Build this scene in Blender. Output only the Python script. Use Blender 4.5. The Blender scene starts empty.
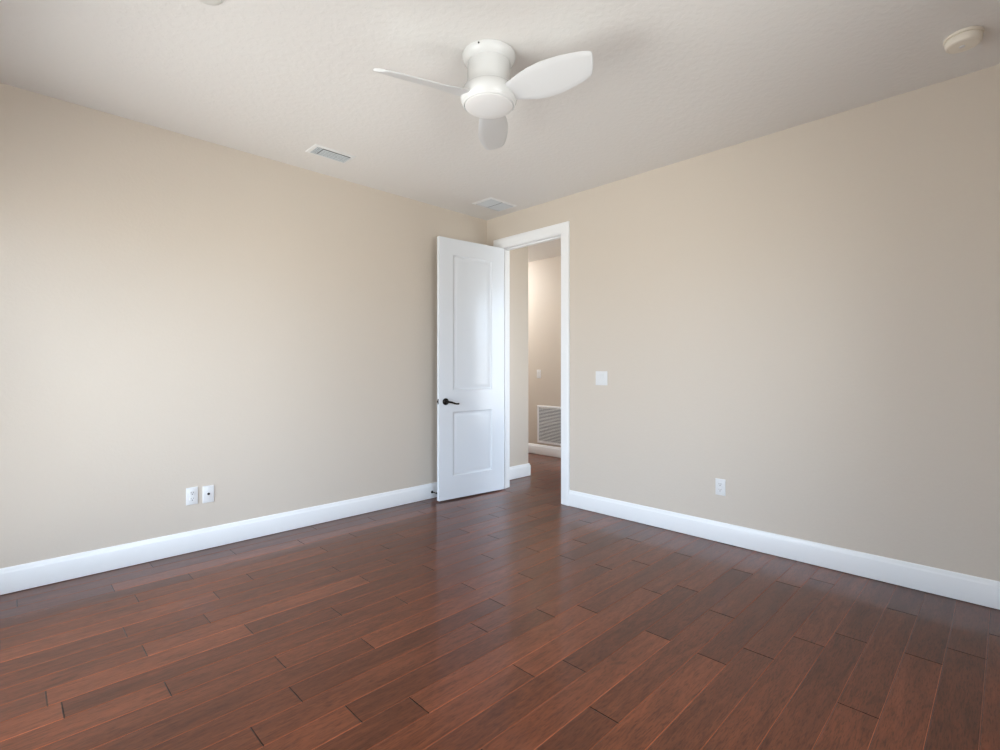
import bpy, bmesh, math, random
from mathutils import Vector, Matrix
random.seed(7)
S = bpy.context.scene
C = S.collection

# ------------------------------------------------------------------ camera
XR, YL, ZC = 3.572, 3.803, 2.743          # right wall, left wall, ceiling
CAM_H = 1.2117
cd = bpy.data.cameras.new('camera')
cam = bpy.data.objects.new('camera', cd)
C.objects.link(cam)
cam.location = (0, 0, CAM_H)
cam.rotation_euler = (math.radians(90), 0, math.atan2(.7107, .7035) - math.pi / 2)
cd.sensor_width = 36.0
cd.lens = 504.5 / 1000 * 36.0
cd.shift_y = -6.4 / 1000
cd.clip_start = .02
S.camera = cam

# ------------------------------------------------------------------ view, sky
S.view_settings.view_transform = 'Standard'
S.view_settings.look = 'None'
S.view_settings.gamma = 1.0
S.view_settings.use_curve_mapping = False
S.view_settings.exposure = 0.0
S.cycles.use_denoising = True
S.cycles.max_bounces = 14
S.cycles.diffuse_bounces = 10
S.cycles.glossy_bounces = 6
S.cycles.transparent_max_bounces = 12
S.cycles.sample_clamp_indirect = 8.0

SKY = (0.74, 0.88, 1.04)
GROUND = (0.61, 0.62, 0.60)
SKY_S, GROUND_S = 10.6, 12.8
w = bpy.data.worlds.new('daylight')
S.world = w
w.use_nodes = True
nt = w.node_tree
nt.nodes.clear()
tc = nt.nodes.new('ShaderNodeTexCoord')
sx = nt.nodes.new('ShaderNodeSeparateXYZ')
mr = nt.nodes.new('ShaderNodeMapRange')
mr.inputs['From Min'].default_value = -.06
mr.inputs['From Max'].default_value = .06
mx = nt.nodes.new('ShaderNodeMix')
mx.data_type = 'RGBA'
mx.inputs[6].default_value = (*[c * GROUND_S for c in GROUND], 1)
mx.inputs[7].default_value = (*[c * SKY_S for c in SKY], 1)
bg = nt.nodes.new('ShaderNodeBackground')
wo = nt.nodes.new('ShaderNodeOutputWorld')
L = nt.links.new
L(tc.outputs['Generated'], sx.inputs[0])
L(sx.outputs['Z'], mr.inputs['Value'])
L(mr.outputs[0], mx.inputs[0])
L(mx.outputs[2], bg.inputs['Color'])
L(bg.outputs[0], wo.inputs['Surface'])

# windows of the room (behind the camera) and of the hall: axis, plane, from, to, sill, head
XB, YB = -0.60, -0.90                      # the two walls behind the camera
XH, YE, YN = 5.40, 1.20, 6.40              # hall: far wall, near end, far end
WIN = [('x', XB, 1.40, 3.50, 0.06, 2.15), ('y', YB, 0.45, 2.05, 0.45, 2.15), ('y', YE, 3.90, 5.22, 0.45, 2.40)]  # front wall window is added as fill for the door and left wall


def portal(name, loc, rot, sxx, syy):
    ld = bpy.data.lights.new(name, 'AREA')
    ld.shape = 'RECTANGLE'
    ld.size, ld.size_y = sxx, syy
    ld.cycles.is_portal = True
    o = bpy.data.objects.new(name, ld)
    C.objects.link(o)
    o.location, o.rotation_euler = loc, rot


for i, (ax, p, a, b, z0, z1) in enumerate(WIN):
    m_ = ((a + b) / 2, (z0 + z1) / 2)
    if ax == 'x':
        portal('window_portal', (p - .11, m_[0], m_[1]), (0, math.radians(-90), 0), z1 - z0, b - a)
    else:
        portal('window_portal', (m_[0], p - .11, m_[1]), (math.radians(90), 0, 0), b - a, z1 - z0)

# ------------------------------------------------------------------ materials


def mat(name, col, rough=.5, metal=0.0, spec=.5, bump=None, coat=0.0):
    m = bpy.data.materials.new(name)
    m.use_nodes = True
    t = m.node_tree
    b = t.nodes['Principled BSDF']
    b.inputs['Base Color'].default_value = (*col, 1)
    b.inputs['Roughness'].default_value = rough
    b.inputs['Metallic'].default_value = metal
    b.inputs['Specular IOR Level'].default_value = spec
    b.inputs['Coat Weight'].default_value = coat
    if bump:
        sc, strength, dist, detail = bump
        g = t.nodes.new('ShaderNodeNewGeometry')
        n = t.nodes.new('ShaderNodeTexNoise')
        n.inputs['Scale'].default_value = sc
        n.inputs['Detail'].default_value = detail
        r = t.nodes.new('ShaderNodeMapRange')
        r.interpolation_type = 'SMOOTHSTEP'
        r.inputs['From Min'].default_value = .42
        r.inputs['From Max'].default_value = .60
        k = t.nodes.new('ShaderNodeBump')
        k.inputs['Strength'].default_value = strength
        k.inputs['Distance'].default_value = dist
        t.links.new(g.outputs['Position'], n.inputs['Vector'])
        t.links.new(n.outputs[0], r.inputs['Value'])
        t.links.new(r.outputs[0], k.inputs['Height'])
        t.links.new(k.outputs[0], b.inputs['Normal'])
    return m


M_wall = mat('beige_wall_paint', (.635, .570, .495), .55, spec=.35, bump=(55, .10, .002, 3))
M_ceil = mat('textured_ceiling_paint', (.78, .765, .745), .8, spec=.2, bump=(32, .15, .004, 4))
M_trim = mat('white_trim_paint', (.87, .885, .90), .32, bump=(9, .03, .002, 2))
M_door = mat('white_door_paint', (.735, .775, .825), .23, bump=(40, .04, .001, 2))
M_fan = mat('glossy_white_enamel', (.77, .78, .78), .25, bump=(6, .01, .001, 1))
M_blade = mat('white_blade_finish', (.70, .71, .72), .38, bump=(12, .02, .001, 2))
M_lens = mat('satin_white_cap', (.84, .84, .84), .35, bump=(8, .01, .001, 1))
M_plate = mat('white_plastic_plate', (.75, .755, .76), .38, bump=(30, .01, .0005, 1))
M_ivory = mat('ivory_plastic', (.82, .77, .68), .45, bump=(30, .02, .0005, 1))
M_slot = mat('dark_slot', (.02, .02, .02), .7, bump=(30, .02, .0005, 1))
M_bronze = mat('dark_bronze_metal', (.022, .018, .016), .28, metal=.85, bump=(60, .02, .0005, 2))
M_steel = mat('brushed_nickel', (.35, .34, .33), .35, metal=.9, bump=(80, .02, .0005, 2))
M_reg = mat('white_register_enamel', (.82, .83, .83), .4, bump=(30, .02, .0005, 1))
M_louv = mat('blue_grey_louver_metal', (.62, .67, .70), .42, bump=(30, .02, .0005, 1))
M_louv2 = mat('pale_louver_metal', (.64, .68, .71), .45, bump=(30, .02, .0005, 1))
M_cover = mat('grey_white_cover', (.68, .67, .645), .5, bump=(30, .02, .0005, 1))
M_duct = mat('dark_duct', (.07, .085, .10), .8, bump=(30, .02, .0005, 1))
M_gril = mat('return_grille_metal', (.60, .60, .60), .5, bump=(30, .02, .0005, 1))
M_rubber = mat('black_rubber', (.015, .015, .017), .5, bump=(60, .02, .0005, 1))
M_gap = mat('floor_gap', (.012, .006, .005), .8, bump=(40, .05, .001, 2))

M_glass = bpy.data.materials.new('window_glass')
M_glass.use_nodes = True
t = M_glass.node_tree
t.nodes.clear()
o_ = t.nodes.new('ShaderNodeOutputMaterial')
tr = t.nodes.new('ShaderNodeBsdfTransparent')
gl = t.nodes.new('ShaderNodeBsdfGlossy')
gl.inputs['Roughness'].default_value = .02
fr = t.nodes.new('ShaderNodeFresnel')
fr.inputs['IOR'].default_value = 1.3
ms = t.nodes.new('ShaderNodeMixShader')
t.links.new(fr.outputs[0], ms.inputs[0])
t.links.new(tr.outputs[0], ms.inputs[1])
t.links.new(gl.outputs[0], ms.inputs[2])
t.links.new(ms.outputs[0], o_.inputs[0])

M_fill_lamp = bpy.data.materials.new('added_lamp_glow')
M_fill_lamp.use_nodes = True
b_ = M_fill_lamp.node_tree.nodes['Principled BSDF']
b_.inputs['Base Color'].default_value = (.9, .88, .82, 1)
b_.inputs['Emission Color'].default_value = (.92, .96, 1.0, 1)
b_.inputs['Emission Strength'].default_value = 125.0  # glow of the added, unseen hall lamp


def floor_material():
    m = bpy.data.materials.new('dark_hardwood_planks')
    m.use_nodes = True
    t = m.node_tree
    N, K = t.nodes.new, t.links.new
    b = t.nodes['Principled BSDF']
    g = N('ShaderNodeNewGeometry')
    at = N('ShaderNodeAttribute')
    at.attribute_name = 'plank'
    sep = N('ShaderNodeSeparateXYZ')
    K(at.outputs['Vector'], sep.inputs[0])
    # grain coordinates: stretched along X, shifted plank by plank
    mul = N('ShaderNodeVectorMath'); mul.operation = 'MULTIPLY'
    mul.inputs[1].default_value = (1.0, 1.0, 0.0)
    K(g.outputs['Position'], mul.inputs[0])
    off = N('ShaderNodeVectorMath'); off.operation = 'SCALE'
    off.inputs['Scale'].default_value = 37.0
    K(at.outputs['Vector'], off.inputs[0])
    add = N('ShaderNodeVectorMath'); add.operation = 'ADD'
    K(mul.outputs[0], add.inputs[0]); K(off.outputs[0], add.inputs[1])

    def noise(scale_vec, detail, dist=0.0, rough=.55):
        s = N('ShaderNodeVectorMath'); s.operation = 'MULTIPLY'
        s.inputs[1].default_value = scale_vec
        K(add.outputs[0], s.inputs[0])
        n = N('ShaderNodeTexNoise')
        n.inputs['Scale'].default_value = 1.0
        n.inputs['Detail'].default_value = detail
        n.inputs['Distortion'].default_value = dist
        n.inputs['Roughness'].default_value = rough
        K(s.outputs[0], n.inputs['Vector'])
        return n.outputs[0]

    base = N('ShaderNodeValToRGB')
    e = base.color_ramp
    e.elements[0].position = 0.0
    e.elements[0].color = (.093, .0264, .0112, 1)
    e.elements[1].position = 1.0
    e.elements[1].color = (.160, .0455, .0190, 1)
    e.elements.new(.45).color = (.115, .0328, .0138, 1)
    e.elements.new(.75).color = (.136, .0388, .0162, 1)
    K(sep.outputs[0], base.inputs[0])
    # broad streaks
    streak = N('ShaderNodeMapRange')
    streak.inputs['From Min'].default_value = .30
    streak.inputs['From Max'].default_value = .70
    streak.inputs['To Min'].default_value = .66
    streak.inputs['To Max'].default_value = 1.34
    K(noise((3.2, 22, 1), 5, 1.2, .62), streak.inputs['Value'])
    # fine pores
    pore = N('ShaderNodeMapRange')
    pore.inputs['From Min'].default_value = .34
    pore.inputs['From Max'].default_value = .52
    pore.inputs['To Min'].default_value = .60
    pore.inputs['To Max'].default_value = 1.04
    pn = noise((28, 240, 1), 3, .4, .6)
    K(pn, pore.inputs['Value'])
    # dark knots and swirls
    knot = N('ShaderNodeMapRange')
    knot.interpolation_type = 'SMOOTHSTEP'
    knot.inputs['From Min'].default_value = .66
    knot.inputs['From Max'].default_value = .76
    knot.inputs['To Min'].default_value = 1.0
    knot.inputs['To Max'].default_value = .72
    K(noise((5, 11, 1), 2.5, 1.5, .5), knot.inputs['Value'])
    m1 = N('ShaderNodeMath'); m1.operation = 'MULTIPLY'
    K(streak.outputs[0], m1.inputs[0]); K(pore.outputs[0], m1.inputs[1])
    m2 = N('ShaderNodeMath'); m2.operation = 'MULTIPLY'
    K(m1.outputs[0], m2.inputs[0]); K(knot.outputs[0], m2.inputs[1])
    col = N('ShaderNodeVectorMath'); col.operation = 'SCALE'
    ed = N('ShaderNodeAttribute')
    ed.attribute_name = 'edge_glint_seam'  # painted edge highlight and dark seam lines, per face
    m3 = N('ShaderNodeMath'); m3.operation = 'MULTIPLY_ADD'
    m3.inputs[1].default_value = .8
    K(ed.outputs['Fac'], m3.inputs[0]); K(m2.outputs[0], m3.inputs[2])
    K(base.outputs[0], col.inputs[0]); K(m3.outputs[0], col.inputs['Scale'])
    K(col.outputs[0], b.inputs['Base Color'])
    # roughness
    ro = N('ShaderNodeMapRange')
    ro.inputs['To Min'].default_value = .280
    ro.inputs['To Max'].default_value = .315
    K(noise((6, 30, 1), 4), ro.inputs['Value'])
    K(ro.outputs[0], b.inputs['Roughness'])
    b.inputs['Specular IOR Level'].default_value = .16
    b.inputs['Coat Weight'].default_value = .42
    b.inputs['Coat IOR'].default_value = 1.42
    b.inputs['Coat Roughness'].default_value = .13
    # hand scraped undulation + grain
    h = N('ShaderNodeMath'); h.operation = 'MULTIPLY_ADD'
    h.inputs[1].default_value = .10
    K(pn, h.inputs[0])
    K(noise((2.2, 16, 1), 2, .6), h.inputs[2])
    bp = N('ShaderNodeBump')
    bp.inputs['Strength'].default_value = .09
    bp.inputs['Distance'].default_value = .004
    K(h.outputs[0], bp.inputs['Height'])
    K(bp.outputs[0], b.inputs['Normal'])
    K(bp.outputs[0], b.inputs['Coat Normal'])
    return m


M_floor = floor_material()

# ------------------------------------------------------------------ mesh helpers


def obj(name, bm, m, parent=None, smooth=None):
    bmesh.ops.recalc_face_normals(bm, faces=bm.faces[:])
    me = bpy.data.meshes.new(name)
    bm.to_mesh(me)
    bm.free()
    for mm in (m if isinstance(m, (list, tuple)) else [m]):
        me.materials.append(mm)
    if smooth is not None:
        me.shade_smooth()
        me.set_sharp_from_angle(angle=math.radians(smooth))
    o = bpy.data.objects.new(name, me)
    C.objects.link(o)
    if parent:
        o.parent = parent
    return o


def tag(o, label=None, cat=None, group=None, kind=None):
    if label:
        o['label'] = label
    if cat:
        o['category'] = cat
    if group:
        o['group'] = group
    if kind:
        o['kind'] = kind
    return o


def thing(name, label, cat, loc, rotz=0.0, group=None):
    o = bpy.data.objects.new(name, None)
    o.empty_display_size = .05
    C.objects.link(o)
    o.location = loc
    o.rotation_euler = (0, 0, rotz)
    return tag(o, label, cat, group)


def box(bm, x0, x1, y0, y1, z0, z1, bev=0.0, seg=2):
    r = bmesh.ops.create_cube(bm, size=1.0)
    vs = r['verts']
    bmesh.ops.scale(bm, vec=(x1 - x0, y1 - y0, z1 - z0), verts=vs)
    bmesh.ops.translate(bm, vec=((x0 + x1) / 2, (y0 + y1) / 2, (z0 + z1) / 2), verts=vs)
    if bev:
        es = list({e for v in vs for e in v.link_edges})
        bmesh.ops.bevel(bm, geom=es, offset=bev, segments=seg, profile=.5, affect='EDGES')


def lathe(bm, prof, n=64, mtx=None):
    """revolve (r, z) points round Z; r = 0 closes with a pole"""
    rings = []
    for r, z in prof:
        if r < 1e-6:
            rings.append([bm.verts.new((0, 0, z))])
        else:
            rings.append([bm.verts.new((r * math.cos(2 * math.pi * i / n), r * math.sin(2 * math.pi * i / n), z)) for i in range(n)])
    for a, b in zip(rings, rings[1:]):
        for i in range(n):
            j = (i + 1) % n
            if len(a) == 1 and len(b) == 1:
                continue
            if len(a) == 1:
                bm.faces.new((a[0], b[i], b[j]))
            elif len(b) == 1:
                bm.faces.new((a[i], a[j], b[0]))
            else:
                bm.faces.new((a[i], a[j], b[j], b[i]))
    if mtx is not None:
        bmesh.ops.transform(bm, matrix=mtx, verts=[v for ring in rings for v in ring])


def sweep(bm, prof, path, closed=False, cap=True):
    """sections: list of lists of points, same count; profile closed"""
    secs = [[bm.verts.new(p) for p in s] for s in path(prof)]
    n = len(secs[0])
    for a, b in zip(secs, secs[1:]):
        for i in range(n):
            j = (i + 1) % n
            bm.faces.new((a[i], a[j], b[j], b[i]))
    if cap:
        bm.faces.new(secs[0])
        bm.faces.new(list(reversed(secs[-1])))


def tube(bm, pts, rad, n=16):
    """tube with a radius (or (ra, rb) ellipse) per point"""
    secs = []
    for i, p in enumerate(pts):
        p = Vector(p)
        d = (Vector(pts[min(i + 1, len(pts) - 1)]) - Vector(pts[max(i - 1, 0)])).normalized()
        up = Vector((0, 0, 1)) if abs(d.z) < .9 else Vector((0, 1, 0))
        u = d.cross(up).normalized()
        v = u.cross(d).normalized()
        ra, rb = rad[i] if isinstance(rad[i], tuple) else (rad[i], rad[i])
        secs.append([bm.verts.new(p + u * ra * math.cos(2 * math.pi * k / n) + v * rb * math.sin(2 * math.pi * k / n)) for k in range(n)])
    for a, b in zip(secs, secs[1:]):
        for k in range(n):
            bm.faces.new((a[k], a[(k + 1) % n], b[(k + 1) % n], b[k]))
    bm.faces.new(secs[0])
    bm.faces.new(list(reversed(secs[-1])))


def struct(name, bm, m, label, cat, smooth=None):
    return tag(obj(name, bm, m, None, smooth), label, cat, kind='structure')


T = .118                                   # wall thickness
J0, J1, JH = 2.829, 3.592, 2.416           # clear door opening: near jamb, far jamb, head
JT = .018                                  # jamb thickness

# ------------------------------------------------------------------ floor: one mesh of bevelled planks
PW, PO, PL = .1243, .068, 1.033
JOINTS = {-1: [3.21], 0: [2.92], 1: [2.74], 2: [2.16, 3.19], 3: [2.72], 4: [2.55], 5: [2.29], 6: [2.11], 7: [1.5, 2.53],
          8: [2.12, 3.15], 9: [1.66, 2.69], 10: [1.49, 2.52], 11: [1.07, 2.1, 3.16], 12: [.88, 1.92, 2.84], 13: [.6, 1.59, 2.62],
          14: [.78, 1.83, 3.18], 15: [1.15, 2.18, 2.58], 16: [.82, 1.85], 17: [.45, 1.49, 2.53], 18: [1.19, 2.23, 3.29],
          19: [.12, .82, 1.85], 20: [.44, 1.49, 2.52], 21: [.71, 1.74, 2.06], 22: [1.44, 2.46], 23: [.82], 24: [1.03],
          25: [.51, 1.54], 26: [1.82], 27: [.44, 1.49], 28: [.06, 1.09], 29: [.66]}
bm = bmesh.new()
lay = bm.faces.layers.float_vector.new('plank')
lay2 = bm.faces.layers.float.new('edge_glint_seam')  # painted glint on one long bevel, darker seams and end joints
FX0, FX1 = XB, XH


def plank(x0, x1, y0, y1, tone):
    rnd = Vector((tone, random.random(), random.random()))
    bw, dz = .0025, .0016
    hb = random.uniform(-.0004, 0)
    o = [bm.verts.new(p) for p in ((x0, y0, -dz), (x1, y0, -dz), (x1, y1, -dz), (x0, y1, -dz))]
    i = [bm.verts.new(p) for p in ((x0 + bw, y0 + bw, hb), (x1 - bw, y0 + bw, hb), (x1 - bw, y1 - bw, hb), (x0 + bw, y1 - bw, hb))]
    fs = [bm.faces.new(i)] + [bm.faces.new((o[k], o[(k + 1) % 4], i[(k + 1) % 4], i[k])) for k in range(4)]
    for f in fs:
        f[lay] = rnd
    fs[1][lay2] = 1.9  # specular line of the long edge painted as lighter colour
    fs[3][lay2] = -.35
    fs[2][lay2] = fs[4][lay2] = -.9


for k in range(-8, 52):
    y0 = PO + PW * k
    y1 = y0 + PW
    y0, y1 = max(y0, YB), min(y1, YN)
    if y1 - y0 < .01:
        continue
    xa, xb = FX0, FX1
    if y0 > YL + .02:
        xa = 4.25
    js = list(JOINTS.get(k, [random.uniform(0, 1.0)]))
    while js[0] - PL > xa + .15:
        js.insert(0, js[0] - PL)
    while js[-1] + PL < xb - .15:
        js.append(js[-1] + PL)
    js = [xa] + [j for j in js if xa + .05 < j < xb - .05] + [xb]
    for a, b in zip(js, js[1:]):
        if a > XR and y1 < YE:
            continue
        if b > XR + T and y1 < YE:
            b = XR + T
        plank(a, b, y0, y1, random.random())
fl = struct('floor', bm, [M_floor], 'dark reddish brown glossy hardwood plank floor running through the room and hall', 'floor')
bm = bmesh.new()
box(bm, XB - T, XH + T, YB - T, YN + T, -.08, -.0014)
sub = obj('subfloor', bm, M_gap, fl)
tag(sub, kind='structure')

# ------------------------------------------------------------------ ceiling and walls
bm = bmesh.new()
box(bm, XB - T, XH + T, YB - T, YN + T, ZC, ZC + .1)
struct('ceiling', bm, M_ceil, 'off white knockdown textured ceiling', 'ceiling')

bm = bmesh.new()
box(bm, XB - T, XR + T, YL, YL + T, -.05, ZC)
struct('wall_left', bm, M_wall, 'beige painted wall on the left behind the open door', 'wall')

bm = bmesh.new()
box(bm, XR, XR + T, YB - T, J0 - JT, -.05, ZC)
box(bm, XR, XR + T, J1 + JT, YL, -.05, ZC)
box(bm, XR, XR + T, J0 - JT, J1 + JT, JH + JT, ZC)
struct('wall_right', bm, M_wall, 'beige painted wall on the right with the doorway', 'wall')


def wall_with_windows(bm, ax, p, a0, a1, wins):
    """wall slab on plane p (outside towards -), pierced by windows (a, b, z0, z1)"""
    def bx(u0, u1, z0, z1):
        if u1 - u0 < 1e-4 or z1 - z0 < 1e-4:
            return
        if ax == 'x':
            box(bm, p - T, p, u0, u1, z0, z1)
        else:
            box(bm, u0, u1, p - T, p, z0, z1)
    u = a0
    for a, b, z0, z1 in sorted(wins):
        bx(u, a, -.05, ZC)
        bx(a, b, -.05, z0)
        bx(a, b, z1, ZC)
        u = b
    bx(u, a1, -.05, ZC)


bm = bmesh.new()
wall_with_windows(bm, 'x', XB, YB - T, YL + T, [wn[2:] for wn in WIN if wn[0] == 'x'])
struct('wall_back', bm, M_wall, 'beige wall with a window behind the camera on the left', 'wall')
bm = bmesh.new()
wall_with_windows(bm, 'y', YB, XB, XR, [wn[2:] for wn in WIN if wn[0] == 'y' and wn[1] == YB])
struct('wall_front', bm, M_wall, 'beige wall with an added fill light window behind the camera on the right', 'wall')

bm = bmesh.new()
wall_with_windows(bm, 'y', YE, XR + T, XH + T, [wn[2:] for wn in WIN if wn[0] == 'y' and wn[1] == YE])
struct('wall_hall_end', bm, M_wall, 'beige end wall of the hall with a window', 'wall')
bm = bmesh.new()
box(bm, XH, XH + T, YE, YN + T, -.05, ZC)
struct('wall_hall_far', bm, M_wall, 'beige far wall of the hall seen through the doorway', 'wall')
bm = bmesh.new()
box(bm, XR + T, 4.25, 3.83, YN + T, -.05, ZC, .012, 3)
struct('wall_hall_side', bm, M_wall, 'short beige wall just beyond the door jamb ending at a corner', 'wall', 30)
bm = bmesh.new()
box(bm, 4.25, XH, YN, YN + T, -.05, ZC)
struct('wall_hall_deep', bm, M_wall, 'beige wall closing the hall out of sight', 'wall')

# ------------------------------------------------------------------ baseboards
BP = [(0, .003), (.0135, .003), (.0145, .006), (.0145, .112), (.0135, .116), (.011, .119), (.0095, .124), (.0085, .132), (.006, .1385), (.003, .141), (0, .141)]


def baseboard(name, pts, label):
    """pts: polyline on the wall face, room on the left hand of the direction of travel; mitred"""
    bm = bmesh.new()
    P = [Vector((x, y)) for x, y in pts]
    secs = []
    for i, p in enumerate(P):
        d0 = (P[i] - P[i - 1]).normalized() if i else None
        d1 = (P[i + 1] - P[i]).normalized() if i < len(P) - 1 else None
        n0 = Vector((-d0.y, d0.x)) if d0 else None
        n1 = Vector((-d1.y, d1.x)) if d1 else None
        if n0 and n1:
            m_ = (n0 + n1).normalized()
            nn = m_ / m_.dot(n0)
        else:
            nn = n0 or n1
        secs.append([(p.x + nn.x * a, p.y + nn.y * a, z) for a, z in BP])
    sweep(bm, BP, lambda _: secs)
    return struct(name, bm, M_trim, label, 'baseboard', 40)


CO0, CO1 = J0 - .005 - .092, J1 + .005 + .092     # outer edges of the casing
baseboard('baseboard_left', [(XR, YL), (XB, YL)], 'white baseboard along the foot of the left wall')
baseboard('baseboard_right', [(XR, YB), (XR, CO0)], 'white baseboard along the right wall up to the door casing')
baseboard('baseboard_corner', [(XR, CO1), (XR, YL - .015)], 'short white baseboard in the corner behind the open door')
baseboard('baseboard_front', [(XB, YB), (XR - .015, YB)], 'white baseboard behind the camera')
baseboard('baseboard_back', [(XB, YL - .015), (XB, YB + .015)], 'white baseboard below the windows')
baseboard('baseboard_hall_side', [(4.25, YN), (4.25, 3.83), (XR + T + .016, 3.83)], 'white baseboard just beyond the door jamb turning the corner')
baseboard('baseboard_hall_far', [(XH, YE), (XH, YN)], 'white baseboard below the return air grille in the hall')
baseboard('baseboard_hall_near', [(XR + T, J0 - .1), (XR + T, YE)], 'white baseboard on the hall side of the right wall')

# ------------------------------------------------------------------ door frame: jambs, stops and casing, one mesh
CP = [(0, 0), (0, .009), (.003, .0105), (.010, .0105), (.013, .0125), (.030, .0135), (.052, .0155), (.056, .0175), (.060, .0165), (.064, .018),
      (.087, .0185), (.091, .0165), (.092, .013), (.092, 0)]


def casing(bm, side):
    """side -1: room face (towards -X), +1: hall face"""
    x = XR if side < 0 else XR + T
    r = .005
    a, b, h = J0 - r, J1 + r, JH + r
    secs = []
    secs.append([(x + side * d, a - u, 0.002) for u, d in CP])
    secs.append([(x + side * d, a - u, h + u) for u, d in CP])
    secs.append([(x + side * d, b + u, h + u) for u, d in CP])
    secs.append([(x + side * d, b + u, 0.002) for u, d in CP])
    sweep(bm, CP, lambda _: secs)


bm = bmesh.new()
casing(bm, -1)
casing(bm, 1)
for y0, y1 in ((J0 - JT, J0), (J1, J1 + JT)):
    box(bm, XR - .0005, XR + T + .0005, y0, y1, .001, JH + JT, .0012, 1)
box(bm, XR - .0005, XR + T + .0005, J0, J1, JH, JH + JT, .0012, 1)
box(bm, XR + .042, XR + .078, J0, J0 + .011, .001, JH, .002, 2)
box(bm, XR + .042, XR + .078, J1 - .011, J1, .001, JH, .002, 2)
box(bm, XR + .042, XR + .078, J0 + .011, J1 - .011, JH - .011, JH, .002, 2)
struct('trim_1', bm, M_trim, 'white door casing and jamb around the doorway in the right wall', 'door frame', 40)

# ------------------------------------------------------------------ the door leaf (hinged at the far jamb, swung open past 90 degrees)
DW, DT, DH, DZ = .757, .035, 2.398, .012
ang = math.radians(96)
ddir = Vector((-math.sin(ang), -math.cos(ang), 0))      # hinge -> latch
dnorm = Vector((ddir.y, -ddir.x, 0))                    # back of leaf (towards the left wall)
if dnorm.y < 0:
    dnorm = -dnorm
# local frame: x along the leaf, y towards the back, z up; visible face at y = 0
dm = Matrix((ddir, dnorm, Vector((0, 0, 1)))).transposed().to_4x4()
dm.translation = Vector((3.570, 3.548, 0))


def door_face(bm, y, s, panels):
    """face with moulded panels; s = +1: recess towards +y (front face), -1: back face"""
    xs = sorted({0.0, DW} | {v for p in panels for v in p[:2]})
    zs = sorted({DZ, DZ + DH} | {v for p in panels for v in p[2:]})
    vs = {}

    def V(x, yy, z):
        k = (round(x, 5), round(yy, 5), round(z, 5))
        if k not in vs:
            vs[k] = bm.verts.new((x, yy, z))
        return vs[k]
    for x0, x1 in zip(xs, xs[1:]):
        for z0, z1 in zip(zs, zs[1:]):
            if any(p[0] <= x0 and x1 <= p[1] and p[2] <= z0 and z1 <= p[3] for p in panels):
                continue
            bm.faces.new((V(x0, y, z0), V(x1, y, z0), V(x1, y, z1), V(x0, y, z1)))
    # moulding: inset, depth
    steps = [(0, 0), (.004, .0035), (.010, .0065), (.016, .0080), (.024, .0080), (.034, .0050), (.046, .0028), (.050, .0025)]
    for x0, x1, z0, z1 in panels:
        prev = None
        for ins, dep in steps:
            yy = y + s * dep
            q = [V(x0 + ins, yy, z0 + ins), V(x1 - ins, yy, z0 + ins), V(x1 - ins, yy, z1 - ins), V(x0 + ins, yy, z1 - ins)]
            if prev:
                for k in range(4):
                    bm.faces.new((prev[k], prev[(k + 1) % 4], q[(k + 1) % 4], q[k]))
            prev = q
        bm.faces.new(prev)


PAN = [(.152, .608, .222, .814), (.152, .608, 1.012, 2.262)]
bm = bmesh.new()
door_face(bm, 0.0, 1, PAN)
door_face(bm, DT, -1, PAN)
b0, b1 = 0.0, DT
for (xa, za), (xb, zb) in (((0, DZ), (DW, DZ)), ((DW, DZ), (DW, DZ + DH)), ((DW, DZ + DH), (0, DZ + DH)), ((0, DZ + DH), (0, DZ))):
    q = [bm.verts.new((xa, b0, za)), bm.verts.new((xb, b0, zb)), bm.verts.new((xb, b1, zb)), bm.verts.new((xa, b1, za))]
    bm.faces.new(q)
bmesh.ops.remove_doubles(bm, verts=bm.verts[:], dist=1e-5)
door = struct('door_1', bm, M_door, 'white two panel door standing open against the left wall', 'door', 20)
door.matrix_world = dm

# lever handles (front and back), each with rosette and lever
for side in (1, -1):
    y0 = 0.0 if side > 0 else DT
    sg = -1 if side > 0 else 1
    rot = Matrix.Translation((.690, y0, .910)) @ Matrix.Rotation(math.radians(90) * (1 if sg < 0 else -1), 4, 'X')
    bm = bmesh.new()
    lathe(bm, [(0, -.001), (.031, -.001), (.032, .002), (.0315, .006), (.028, .009), (.021, .0105), (.014, .013), (.0125, .018), (.012, .038), (.0125, .046), (.010, .050), (0, .0505)], 40, rot)
    hd = obj('door_handle', bm, M_bronze, door, 35)
    tag(hd, 'dark bronze lever handle' if side > 0 else None)
    bm = bmesh.new()
    pts, rad = [], []
    for i in range(15):
        u = i / 14
        pts.append((.690 - u * .120, y0 + sg * (.044 + .003 * math.sin(u * 3)), .910 - .007 * u - .013 * math.sin(min(1, u * 1.15) * math.pi / 2) + .0035 * math.sin(u * 6.0)))
        rad.append((.0055 + .002 * math.cos(u * 2), .0105 - .0045 * u + .002 * max(0, u - .8) * 5))
    tube(bm, pts, rad, 16)
    obj('lever', bm, M_bronze, hd, 50)
bm = bmesh.new()
box(bm, DW - .0005, DW + .0012, .009, .027, .888, .936, .0004, 1)
lp = tag(obj('latch_plate', bm, M_bronze, door), 'dark latch plate on the door edge')
bm = bmesh.new()
box(bm, DW + .001, DW + .010, .011, .024, .901, .923, .002, 2)
obj('latch_bolt', bm, M_bronze, lp)
for z in (.25, .88, 1.52, 2.22):
    bm = bmesh.new()
    box(bm, -.0022, -.0004, .003, DT - .002, z - .05, z + .05, .0004, 1)
    lathe(bm, [(0, -.052), (.004, -.052), (.0062, -.048), (.0062, -.017), (.0056, -.0165), (.0062, -.016), (.0062, .016), (.0056, .0165), (.0062, .017), (.0062, .048), (.004, .052), (0, .052)], 16,
          Matrix.Translation((-.0025, DT + .0075, z)))
    obj('hinge', bm, M_steel, door, 40)

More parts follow.
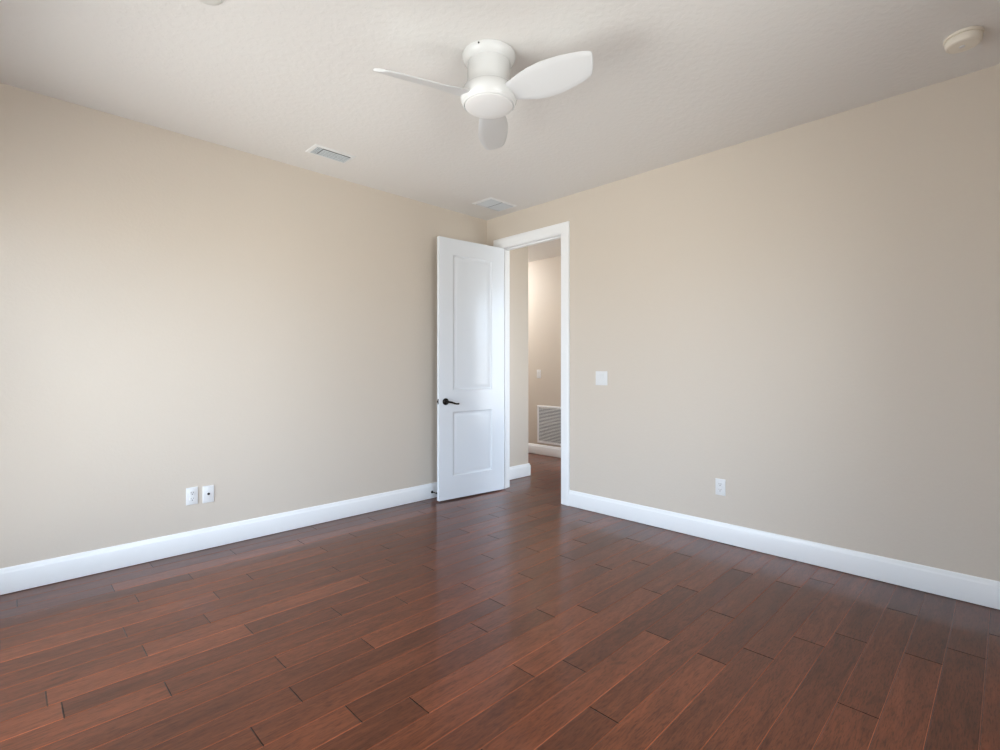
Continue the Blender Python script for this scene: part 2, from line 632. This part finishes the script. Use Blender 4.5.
# door stop screwed to the left baseboard behind the leaf
ds = thing('door_stop', 'small dark door stop rod on the left baseboard beside the open door', 'door stop', (2.858, YL - .0147, .062))
bm = bmesh.new()
R90 = Matrix.Rotation(math.radians(90), 4, 'X')
lathe(bm, [(0, 0), (.0125, 0), (.013, .002), (.011, .006), (.006, .009), (.0045, .012), (.0045, .062), (.006, .063), (.006, .066), (0, .066)], 24, R90)
obj('rod', bm, M_bronze, ds, 35)
bm = bmesh.new()
lathe(bm, [(0, .066), (.0085, .066), (.0095, .068), (.0095, .078), (.0075, .082), (0, .083)], 24, R90)
obj('rubber_tip', bm, M_rubber, ds, 35)

# ------------------------------------------------------------------ windows (behind the camera and at the end of the hall)
for i, (ax, p, a, b, z0, z1) in enumerate(WIN):
    bm = bmesh.new()

    def wb(u0, u1, d0, d1, q0, q1, bev=.003):
        if ax == 'x':
            box(bm, p - d1, p - d0, u0, u1, q0, q1, bev)
        else:
            box(bm, u0, u1, p - d1, p - d0, q0, q1, bev)
    e = .0005
    wb(a + e, a + .045, .045, .105, z0 + e, z1 - e)
    wb(b - .045, b - e, .045, .105, z0 + e, z1 - e)
    wb(a + .045, b - .045, .045, .105, z1 - .045, z1 - e)
    wb(a + .045, b - .045, .045, .105, z0 + e, z0 + .05)
    wb(a + .045, b - .045, .055, .095, (z0 + z1) / 2 - .02, (z0 + z1) / 2 + .02)
    wn = struct('window_%d' % (i + 1), bm, M_trim, ['white sash window behind the camera facing the right wall', 'white sash window added behind the camera as fill light for the left wall and door', 'white sash window at the end of the hall'][i], 'window')
    bm = bmesh.new()
    wb(a + .044, b - .044, .072, .078, z0 + .049, z1 - .044, 0)
    obj('window_pane', bm, M_glass, wn)
    bm = bmesh.new()
    wb(a - .03, b + .03, -.03, -.0005, z0 - .03, z0 - .001)
    obj('window_sill', bm, M_trim, wn)

# ------------------------------------------------------------------ ceiling fan
FX, FY = 1.700, 1.794
fan = thing('ceiling_fan', 'white three blade hugger ceiling fan in the middle of the ceiling', 'ceiling fan', (FX, FY, ZC))
bm = bmesh.new()
lathe(bm, [(0, -.0005), (.129, -.0005), (.1305, -.003), (.1305, -.010), (.129, -.018), (.1255, -.026), (.119, -.034), (.1115, -.040), (.1065, -.0425), (.1050, -.0425), (.1040, -.045), (0, -.045)], 72)
cp = obj('canopy', bm, M_fan, fan, 25)
for a_ in (math.radians(-155), math.radians(25)):
    bm = bmesh.new()
    lathe(bm, [(0, 0), (.0042, 0), (.0042, .0022), (.0025, .0034), (0, .0036)], 14,
          Matrix.Rotation(a_, 4, 'Z') @ Matrix.Translation((.1295, 0, -.013)) @ Matrix.Rotation(math.radians(95), 4, 'Y'))
    tag(obj('screw', bm, M_bronze, cp, 35), 'dark screw head')
bm = bmesh.new()
lathe(bm, [(0, -.044), (.1045, -.044), (.1055, -.047), (.1055, -.110), (.1065, -.122), (.110, -.138), (.116, -.153), (.1205, -.161), (.1205, -.1635), (0, -.1635)], 72)
obj('neck', bm, M_fan, fan, 25)
bm = bmesh.new()
lathe(bm, [(0, -.163), (.1195, -.163), (.1225, -.1645), (.1275, -.170), (.1335, -.181), (.1375, -.194), (.1385, -.206), (.1375, -.218), (.1340, -.229), (.1310, -.2345),
           (.1300, -.2350), (.1295, -.2372), (.1270, -.2420), (.1225, -.2465), (.1205, -.2465), (.1195, -.2440), (.1190, -.240), (0, -.240)], 72)
hs = obj('motor_housing', bm, M_fan, fan, 25)
bm = bmesh.new()
lathe(bm, [(0, -.241), (.1165, -.241), (.1175, -.243), (.1175, -.2475), (.1160, -.2505), (.105, -.2545), (.085, -.2590), (.060, -.2625), (.030, -.2645), (0, -.265)], 72)
obj('light_cover', bm, M_lens, fan, 30)


def blade_mesh():
    bm = bmesh.new()
    # centre offset and half width along the radius: leaf outline with a blunt tip
    st = [(.100, 0, .050), (.130, 0, .056), (.17, 0, .066), (.21, 0, .075), (.26, 0, .083), (.31, 0, .0875), (.36, 0, .088), (.41, 0, .084), (.45, 0, .0775),
          (.49, 0, .070), (.52, 0, .062), (.538, 0, .0545), (.5445, 0, .0500), (.5475, 0, .0440), (.5495, 0, .0340), (.5505, 0, .0180), (.5508, 0, .0)]
    nw = 12
    th = .0042
    rows_t, rows_b = [], []
    for r, c, h in st:
        rt, rb = [], []
        for k in range(nw + 1):
            v = -1 + 2 * k / nw
            y = c + h * v
            camber = -.003 * (1 - v * v) * min(1, h / .05)
            e = th * math.sqrt(max(0.0, 1 - abs(v) ** 8)) + .0012
            xr = r - .36 * y * ((r - .1) / .45) ** 2
            u = min(1.0, max(0.0, (r - .12) / .15))
            tw = -math.radians(13 + 11 * u * u * (3 - 2 * u))
            for row, zz in ((rt, camber + e), (rb, camber - e)):
                row.append(bm.verts.new((xr, y * math.cos(tw) - zz * math.sin(tw), y * math.sin(tw) + zz * math.cos(tw))))
        rows_t.append(rt)
        rows_b.append(rb)
    for i in range(len(st) - 1):
        for k in range(nw):
            bm.faces.new((rows_t[i][k], rows_t[i][k + 1], rows_t[i + 1][k + 1], rows_t[i + 1][k]))
            bm.faces.new((rows_b[i][k + 1], rows_b[i][k], rows_b[i + 1][k], rows_b[i + 1][k + 1]))
        for k in (0, nw):
            bm.faces.new((rows_t[i][k], rows_t[i + 1][k], rows_b[i + 1][k], rows_b[i][k]))
    for k in range(nw):
        bm.faces.new((rows_t[0][k], rows_t[0][k + 1], rows_b[0][k + 1], rows_b[0][k]))
    bmesh.ops.remove_doubles(bm, verts=bm.verts[:], dist=1e-5)
    return bm


bl0 = None
for k in range(3):
    if bl0 is None:
        bl0 = b_o = obj('blade', blade_mesh(), M_blade, fan, 35)
    else:
        b_o = bl0.copy()
        C.objects.link(b_o)
        b_o.parent = fan
    A = math.radians(-77.7 + 120 * k)
    b_o.matrix_local = Matrix.Translation((0, 0, -.213)) @ Matrix.Rotation(A, 4, 'Z') @ Matrix.Diagonal((.985, 1, 1, 1))

for lat, dep, z in ((.0872, -.0960, -.178), (-.0945, -.0990, -.207)):
    bm = bmesh.new()
    lathe(bm, [(0, .0015), (.0030, .0010), (.0036, 0), (.0030, -.0010), (0, -.0015)], 12, Matrix.Translation((lat * .7107 + dep * .7035, -lat * .7035 + dep * .7107, z)) @ Matrix.Rotation(math.atan2(-lat * .7035 + dep * .7107, lat * .7107 + dep * .7035), 4, 'Z') @ Matrix.Rotation(math.radians(90), 4, 'Y'))
    tag(obj('screw', bm, M_bronze, hs, 40), 'dark screw head')

# ------------------------------------------------------------------ smoke detector
sd = thing('smoke_detector', 'round cream smoke detector on the ceiling near the right wall', 'smoke detector', (3.147, .150, ZC))
bm = bmesh.new()
lathe(bm, [(0, -.0005), (.069, -.0005), (.070, -.002), (.070, -.010), (.0685, -.0125), (.064, -.0135), (0, -.0135)], 56)
obj('base_plate', bm, M_ivory, sd, 30)
bm = bmesh.new()
lathe(bm, [(0, -.013), (.0605, -.013), (.0605, -.0168), (.0660, -.0180), (.0665, -.021), (.0655, -.032), (.0630, -.0425), (.0605, -.0455), (.0545, -.0475), (.0530, -.0462), (.0512, -.0475), (.030, -.0492), (0, -.0500)], 56)
bd = obj('body', bm, M_ivory, sd, 30)
bm = bmesh.new()
lathe(bm, [(0, -.048), (.0105, -.048), (.0110, -.0500), (.0100, -.0522), (0, -.0530)], 28, Matrix.Translation((-.004, .004, 0)))
obj('test_button', bm, M_plate, bd, 35)
bm = bmesh.new()
lathe(bm, [(0, 0), (.0038, 0), (.0038, .0018), (.002, .0028), (0, .003)], 14, Matrix.Translation((.034, -.0545, -.0300)) @ Matrix.Rotation(math.radians(-58), 4, 'Z') @ Matrix.Rotation(math.radians(115), 4, 'Y'))
tag(obj('indicator', bm, M_slot, bd, 35), 'small dark indicator window')

# flush cover plate at the top edge of the view
cv = thing('sprinkler_cover', 'flat round white cover plate on the ceiling at the top edge of the view', 'ceiling cover', (.600, 2.312, ZC))
bm = bmesh.new()
lathe(bm, [(0, -.0005), (.044, -.0005), (.0445, -.004), (.054, -.0045), (.0545, -.006), (.052, -.0078), (.040, -.0088), (0, -.009)], 48)
obj('cover_disc', bm, M_cover, cv, 35)

# ------------------------------------------------------------------ ceiling registers


def register(name, label, x0, x1, y0, y1, split, louv_axis, n):
    cx, cy = (x0 + x1) / 2, (y0 + y1) / 2
    hx, hy = (x1 - x0) / 2, (y1 - y0) / 2
    r = thing(name, label, 'air vent', (cx, cy, ZC))
    fr = .022
    # frame: sloped border ring
    bm = bmesh.new()
    prof = [(0, -.0005), (.002, -.004), (.014, -.0085), (fr, -.0085), (fr, -.0005)]
    secs = [[(sx_ * (hx - u), sy_ * (hy - u), z) for u, z in prof] for sx_, sy_ in ((-1, -1), (1, -1), (1, 1), (-1, 1))]
    vv = [[bm.verts.new(p) for p in s] for s in secs]
    for i in range(4):
        a_, b_ = vv[i], vv[(i + 1) % 4]
        for k in range(len(prof)):
            bm.faces.new((a_[k], a_[(k + 1) % len(prof)], b_[(k + 1) % len(prof)], b_[k]))
    obj('frame', bm, M_reg, r, 30)
    bm = bmesh.new()
    box(bm, -hx + fr, hx - fr, -hy + fr, hy - fr, -.0018, -.0004)
    obj('duct_backing', bm, M_duct, r)
    return r, hx - fr, hy - fr


# supply register: long curved louvers plus a short bank at its near end
rg, ax_, ay_ = register('supply_register', 'small rectangular white louvered air register on the ceiling near the left wall', 1.524, 1.826, 3.322, 3.490, False, 'x', 7)
bm = bmesh.new()
xs0 = -ax_ + .050
for i in range(5):
    y = -ay_ + .012 + (i + .5) * (2 * ay_ - .012) / 5
    a_ = [(y + .0050, -.0090), (y + .0022, -.0084), (y - .0012, -.0075), (y - .0050, -.0062)]
    for (ya, za), (yb, zb) in zip(a_, a_[1:]):
        q = [(xs0, ya, za), (ax_, ya, za), (ax_, yb, zb), (xs0, yb, zb)]
        up = [bm.verts.new(p) for p in q]
        dn = [bm.verts.new((p[0], p[1] + .0006, p[2] - .0010)) for p in q]
        bm.faces.new(up)
        bm.faces.new(dn[::-1])
        for k in range(4):
            bm.faces.new((up[k], up[(k + 1) % 4], dn[(k + 1) % 4], dn[k]))
for i in range(4):
    x = -ax_ + (i + .5) * .048 / 4
    box(bm, x - .0042, x + .0012, -ay_, ay_, -.0088, -.0022, .0006, 1)
tag(obj('louvers', bm, M_louv, rg, 30), 'blue grey curved louvers')

# transfer grille in the corner: two fields of fine louvers
rg, ax_, ay_ = register('transfer_grille', 'white square ceiling grille with two panels in the corner above the doorway', 3.108, 3.450, 3.254, 3.506, True, 'y', 10)
ay_ -= .005
for s0, s1 in ((-ax_ + .004, -.011), (.007, ax_ - .003)):
    bm = bmesh.new()
    n = 9
    for i in range(n):
        x = s0 + (i + .5) * (s1 - s0) / n
        q = [(x + .0068, -ay_, -.0085), (x - .0062, -ay_, -.0030), (x - .0062, ay_, -.0030), (x + .0068, ay_, -.0085)]
        up = [bm.verts.new(p) for p in q]
        dn = [bm.verts.new((p[0] + .0004, p[1], p[2] - .0010)) for p in q]
        bm.faces.new(up)
        bm.faces.new(dn[::-1])
        for k in range(4):
            bm.faces.new((up[k], up[(k + 1) % 4], dn[(k + 1) % 4], dn[k]))
    tag(obj('louvers', bm, M_louv2, rg), 'pale blue grey fine louvers')

# ------------------------------------------------------------------ wall plates
# local frame: x along the wall, y out of the wall, z up


def plate_bm(w_, h_, d=.0062):
    bm = bmesh.new()
    b2 = .006
    lo = [(-w_ / 2, -h_ / 2), (w_ / 2, -h_ / 2), (w_ / 2, h_ / 2), (-w_ / 2, h_ / 2)]
    steps = [(0, .0003), (0, .0025), (.0018, .0048), (b2, d)]
    prev = None
    for ins, y in steps:
        q = [bm.verts.new((x - math.copysign(ins, x), y, z - math.copysign(ins, z))) for x, z in lo]
        if prev:
            for k in range(4):
                bm.faces.new((prev[k], prev[(k + 1) % 4], q[(k + 1) % 4], q[k]))
        else:
            bm.faces.new(q)
        prev = q
    bm.faces.new(prev)
    return bm


FACE_Y = Matrix.Rotation(math.radians(-90), 4, 'X')     # lathe axis z -> +y


def screw(parent, x, z, y=.006):
    bm = bmesh.new()
    lathe(bm, [(0, 0), (.0032, 0), (.0030, .0008), (0, .0012)], 14, Matrix.Translation((x, y, z)) @ FACE_Y)
    obj('screw', bm, M_plate, parent, 40)


def outlet(label, loc, rz):
    r = thing('wall_outlet', label, 'outlet', loc, rz)
    obj('cover_plate', plate_bm(.069, .1135), M_plate, r, 30)
    for z in (.0195, -.0195):
        bm = bmesh.new()
        n = 32
        ring = []
        for i in range(n):
            a_ = 2 * math.pi * i / n
            ring.append((.0172 * math.cos(a_), max(-.0140, min(.0140, .0172 * math.sin(a_)))))
        prev = None
        for k_, y in ((1.0, .0058), (1.0, .0085), (.95, .0092)):
            q = [bm.verts.new((x * k_, y, z + zz * k_)) for x, zz in ring]
            if prev:
                for k in range(n):
                    bm.faces.new((prev[k], prev[(k + 1) % n], q[(k + 1) % n], q[k]))
            prev = q
        bm.faces.new(prev)
        rc = obj('receptacle', bm, M_plate, r, 30)
        bm = bmesh.new()
        box(bm, -.0078, -.0054, .0086, .0095, z + .0005, z + .0088)
        box(bm, .0054, .0078, .0086, .0095, z + .0012, z + .0080)
        lathe(bm, [(0, 0), (.0032, 0), (.0032, .0010), (0, .0011)], 14, Matrix.Translation((0, .0085, z - .0065)) @ FACE_Y)
        obj('slots', bm, M_slot, rc)
    screw(r, 0, 0)
    return r


outlet('white duplex outlet low on the left wall, left of the cable jack plate', (.899, YL, .370), math.pi)
outlet('white duplex outlet low on the right wall above the baseboard', (XR, 1.420, .385), math.pi / 2)

cj = thing('cable_jack', 'white cable jack plate low on the left wall, right of the duplex outlet', 'wall jack', (.996, YL, .366), math.pi)
obj('cover_plate', plate_bm(.069, .1135), M_plate, cj, 30)
bm = bmesh.new()
lathe(bm, [(0, 0), (.0080, 0), (.0080, .0022), (.0062, .0026), (.0050, .0028), (.0050, .0105), (.0036, .0110), (.0036, .0095), (0, .0095)], 24, Matrix.Translation((0, .0058, .002)) @ FACE_Y)
tag(obj('jack', bm, M_bronze, cj, 30), 'dark threaded cable jack')
screw(cj, 0, .042)
screw(cj, 0, -.042)


def rocker(parent, x):
    bm = bmesh.new()
    w2, h2 = .0165, .0335
    pts = [(-h2, .0072), (-.004, .0088), (.004, .0092), (h2, .0118)]
    rows = [[bm.verts.new((x + sx_ * w2, y, z)) for sx_ in (-1, 1)] for z, y in pts]
    bk = [[bm.verts.new((x + sx_ * w2, .0055, z)) for sx_ in (-1, 1)] for z, y in pts]
    for i in range(len(pts) - 1):
        bm.faces.new((rows[i][0], rows[i][1], rows[i + 1][1], rows[i + 1][0]))
        for s_ in (0, 1):
            bm.faces.new((rows[i][s_], rows[i + 1][s_], bk[i + 1][s_], bk[i][s_]))
    bm.faces.new((rows[0][0], rows[0][1], bk[0][1], bk[0][0]))
    bm.faces.new((rows[-1][0], rows[-1][1], bk[-1][1], bk[-1][0]))
    obj('rocker', bm, M_plate, parent)


sw = thing('light_switch', 'white double light switch plate on the right wall beside the door casing', 'light switch', (XR, 2.401, 1.131), math.pi / 2)
obj('cover_plate', plate_bm(.116, .117), M_plate, sw, 30)
rocker(sw, -.023)
rocker(sw, .023)
sw = thing('light_switch', 'small white switch plate on the hall wall above the return grille', 'light switch', (XH, 4.675, 1.137), math.pi / 2)
obj('cover_plate', plate_bm(.075, .120), M_plate, sw, 30)
rocker(sw, 0)

# ------------------------------------------------------------------ return air grille in the hall
gw, gh = .62, .530
gr = thing('return_grille', 'large white louvered return air grille low on the hall wall', 'air vent', (XH, 4.702 - gw / 2, .163), math.pi / 2)
bm = bmesh.new()
prof = [(0, .0005), (.001, .006), (.006, .0095), (.026, .0095), (.030, .006), (.030, .0005)]
vv = []
for sx_, sz_ in ((-1, -1), (1, -1), (1, 1), (-1, 1)):
    vv.append([bm.verts.new((sx_ * (gw / 2 - u), y, gh / 2 + sz_ * (gh / 2 - u))) for u, y in prof])
for i in range(4):
    a_, b_ = vv[i], vv[(i + 1) % 4]
    for k in range(len(prof)):
        bm.faces.new((a_[k], a_[(k + 1) % len(prof)], b_[(k + 1) % len(prof)], b_[k]))
obj('frame', bm, M_trim, gr, 30)
bm = bmesh.new()
box(bm, -gw / 2 + .03, gw / 2 - .03, .0004, .0016, .03, gh - .03)
obj('duct_backing', bm, M_duct, gr)
bm = bmesh.new()
n = 24
for i in range(n):
    z = .03 + (i + .5) * (gh - .06) / n
    q = [(.0018, z + .0052), (.0088, z - .0050), (.0096, z - .0044), (.0028, z + .0058)]
    a_ = [bm.verts.new((-gw / 2 + .03, y, zz)) for y, zz in q]
    b_ = [bm.verts.new((gw / 2 - .03, y, zz)) for y, zz in q]
    for k in range(4):
        bm.faces.new((a_[k], a_[(k + 1) % 4], b_[(k + 1) % 4], b_[k]))
    bm.faces.new(a_[::-1])
    bm.faces.new(b_)
tag(obj('louvers', bm, M_gril, gr), 'grey angled louvers')

# ------------------------------------------------------------------ added hall lamp, unseen round the corner, to brighten the hall
hl = thing('added_hall_lamp', 'added round flush lamp brightening the hall, unseen round the far corner', 'ceiling lamp', (4.80, 5.55, ZC))
bm = bmesh.new()
lathe(bm, [(0, -.0005), (.16, -.0005), (.162, -.006), (.158, -.020), (.150, -.022), (0, -.022)], 48)
obj('added_lamp_base', bm, M_steel, hl, 30)
bm = bmesh.new()
lathe(bm, [(.148, -.0215), (.146, -.040), (.132, -.062), (.100, -.082), (.055, -.093), (0, -.096)], 48)
obj('added_lamp_shade', bm, M_fill_lamp, hl, 60)
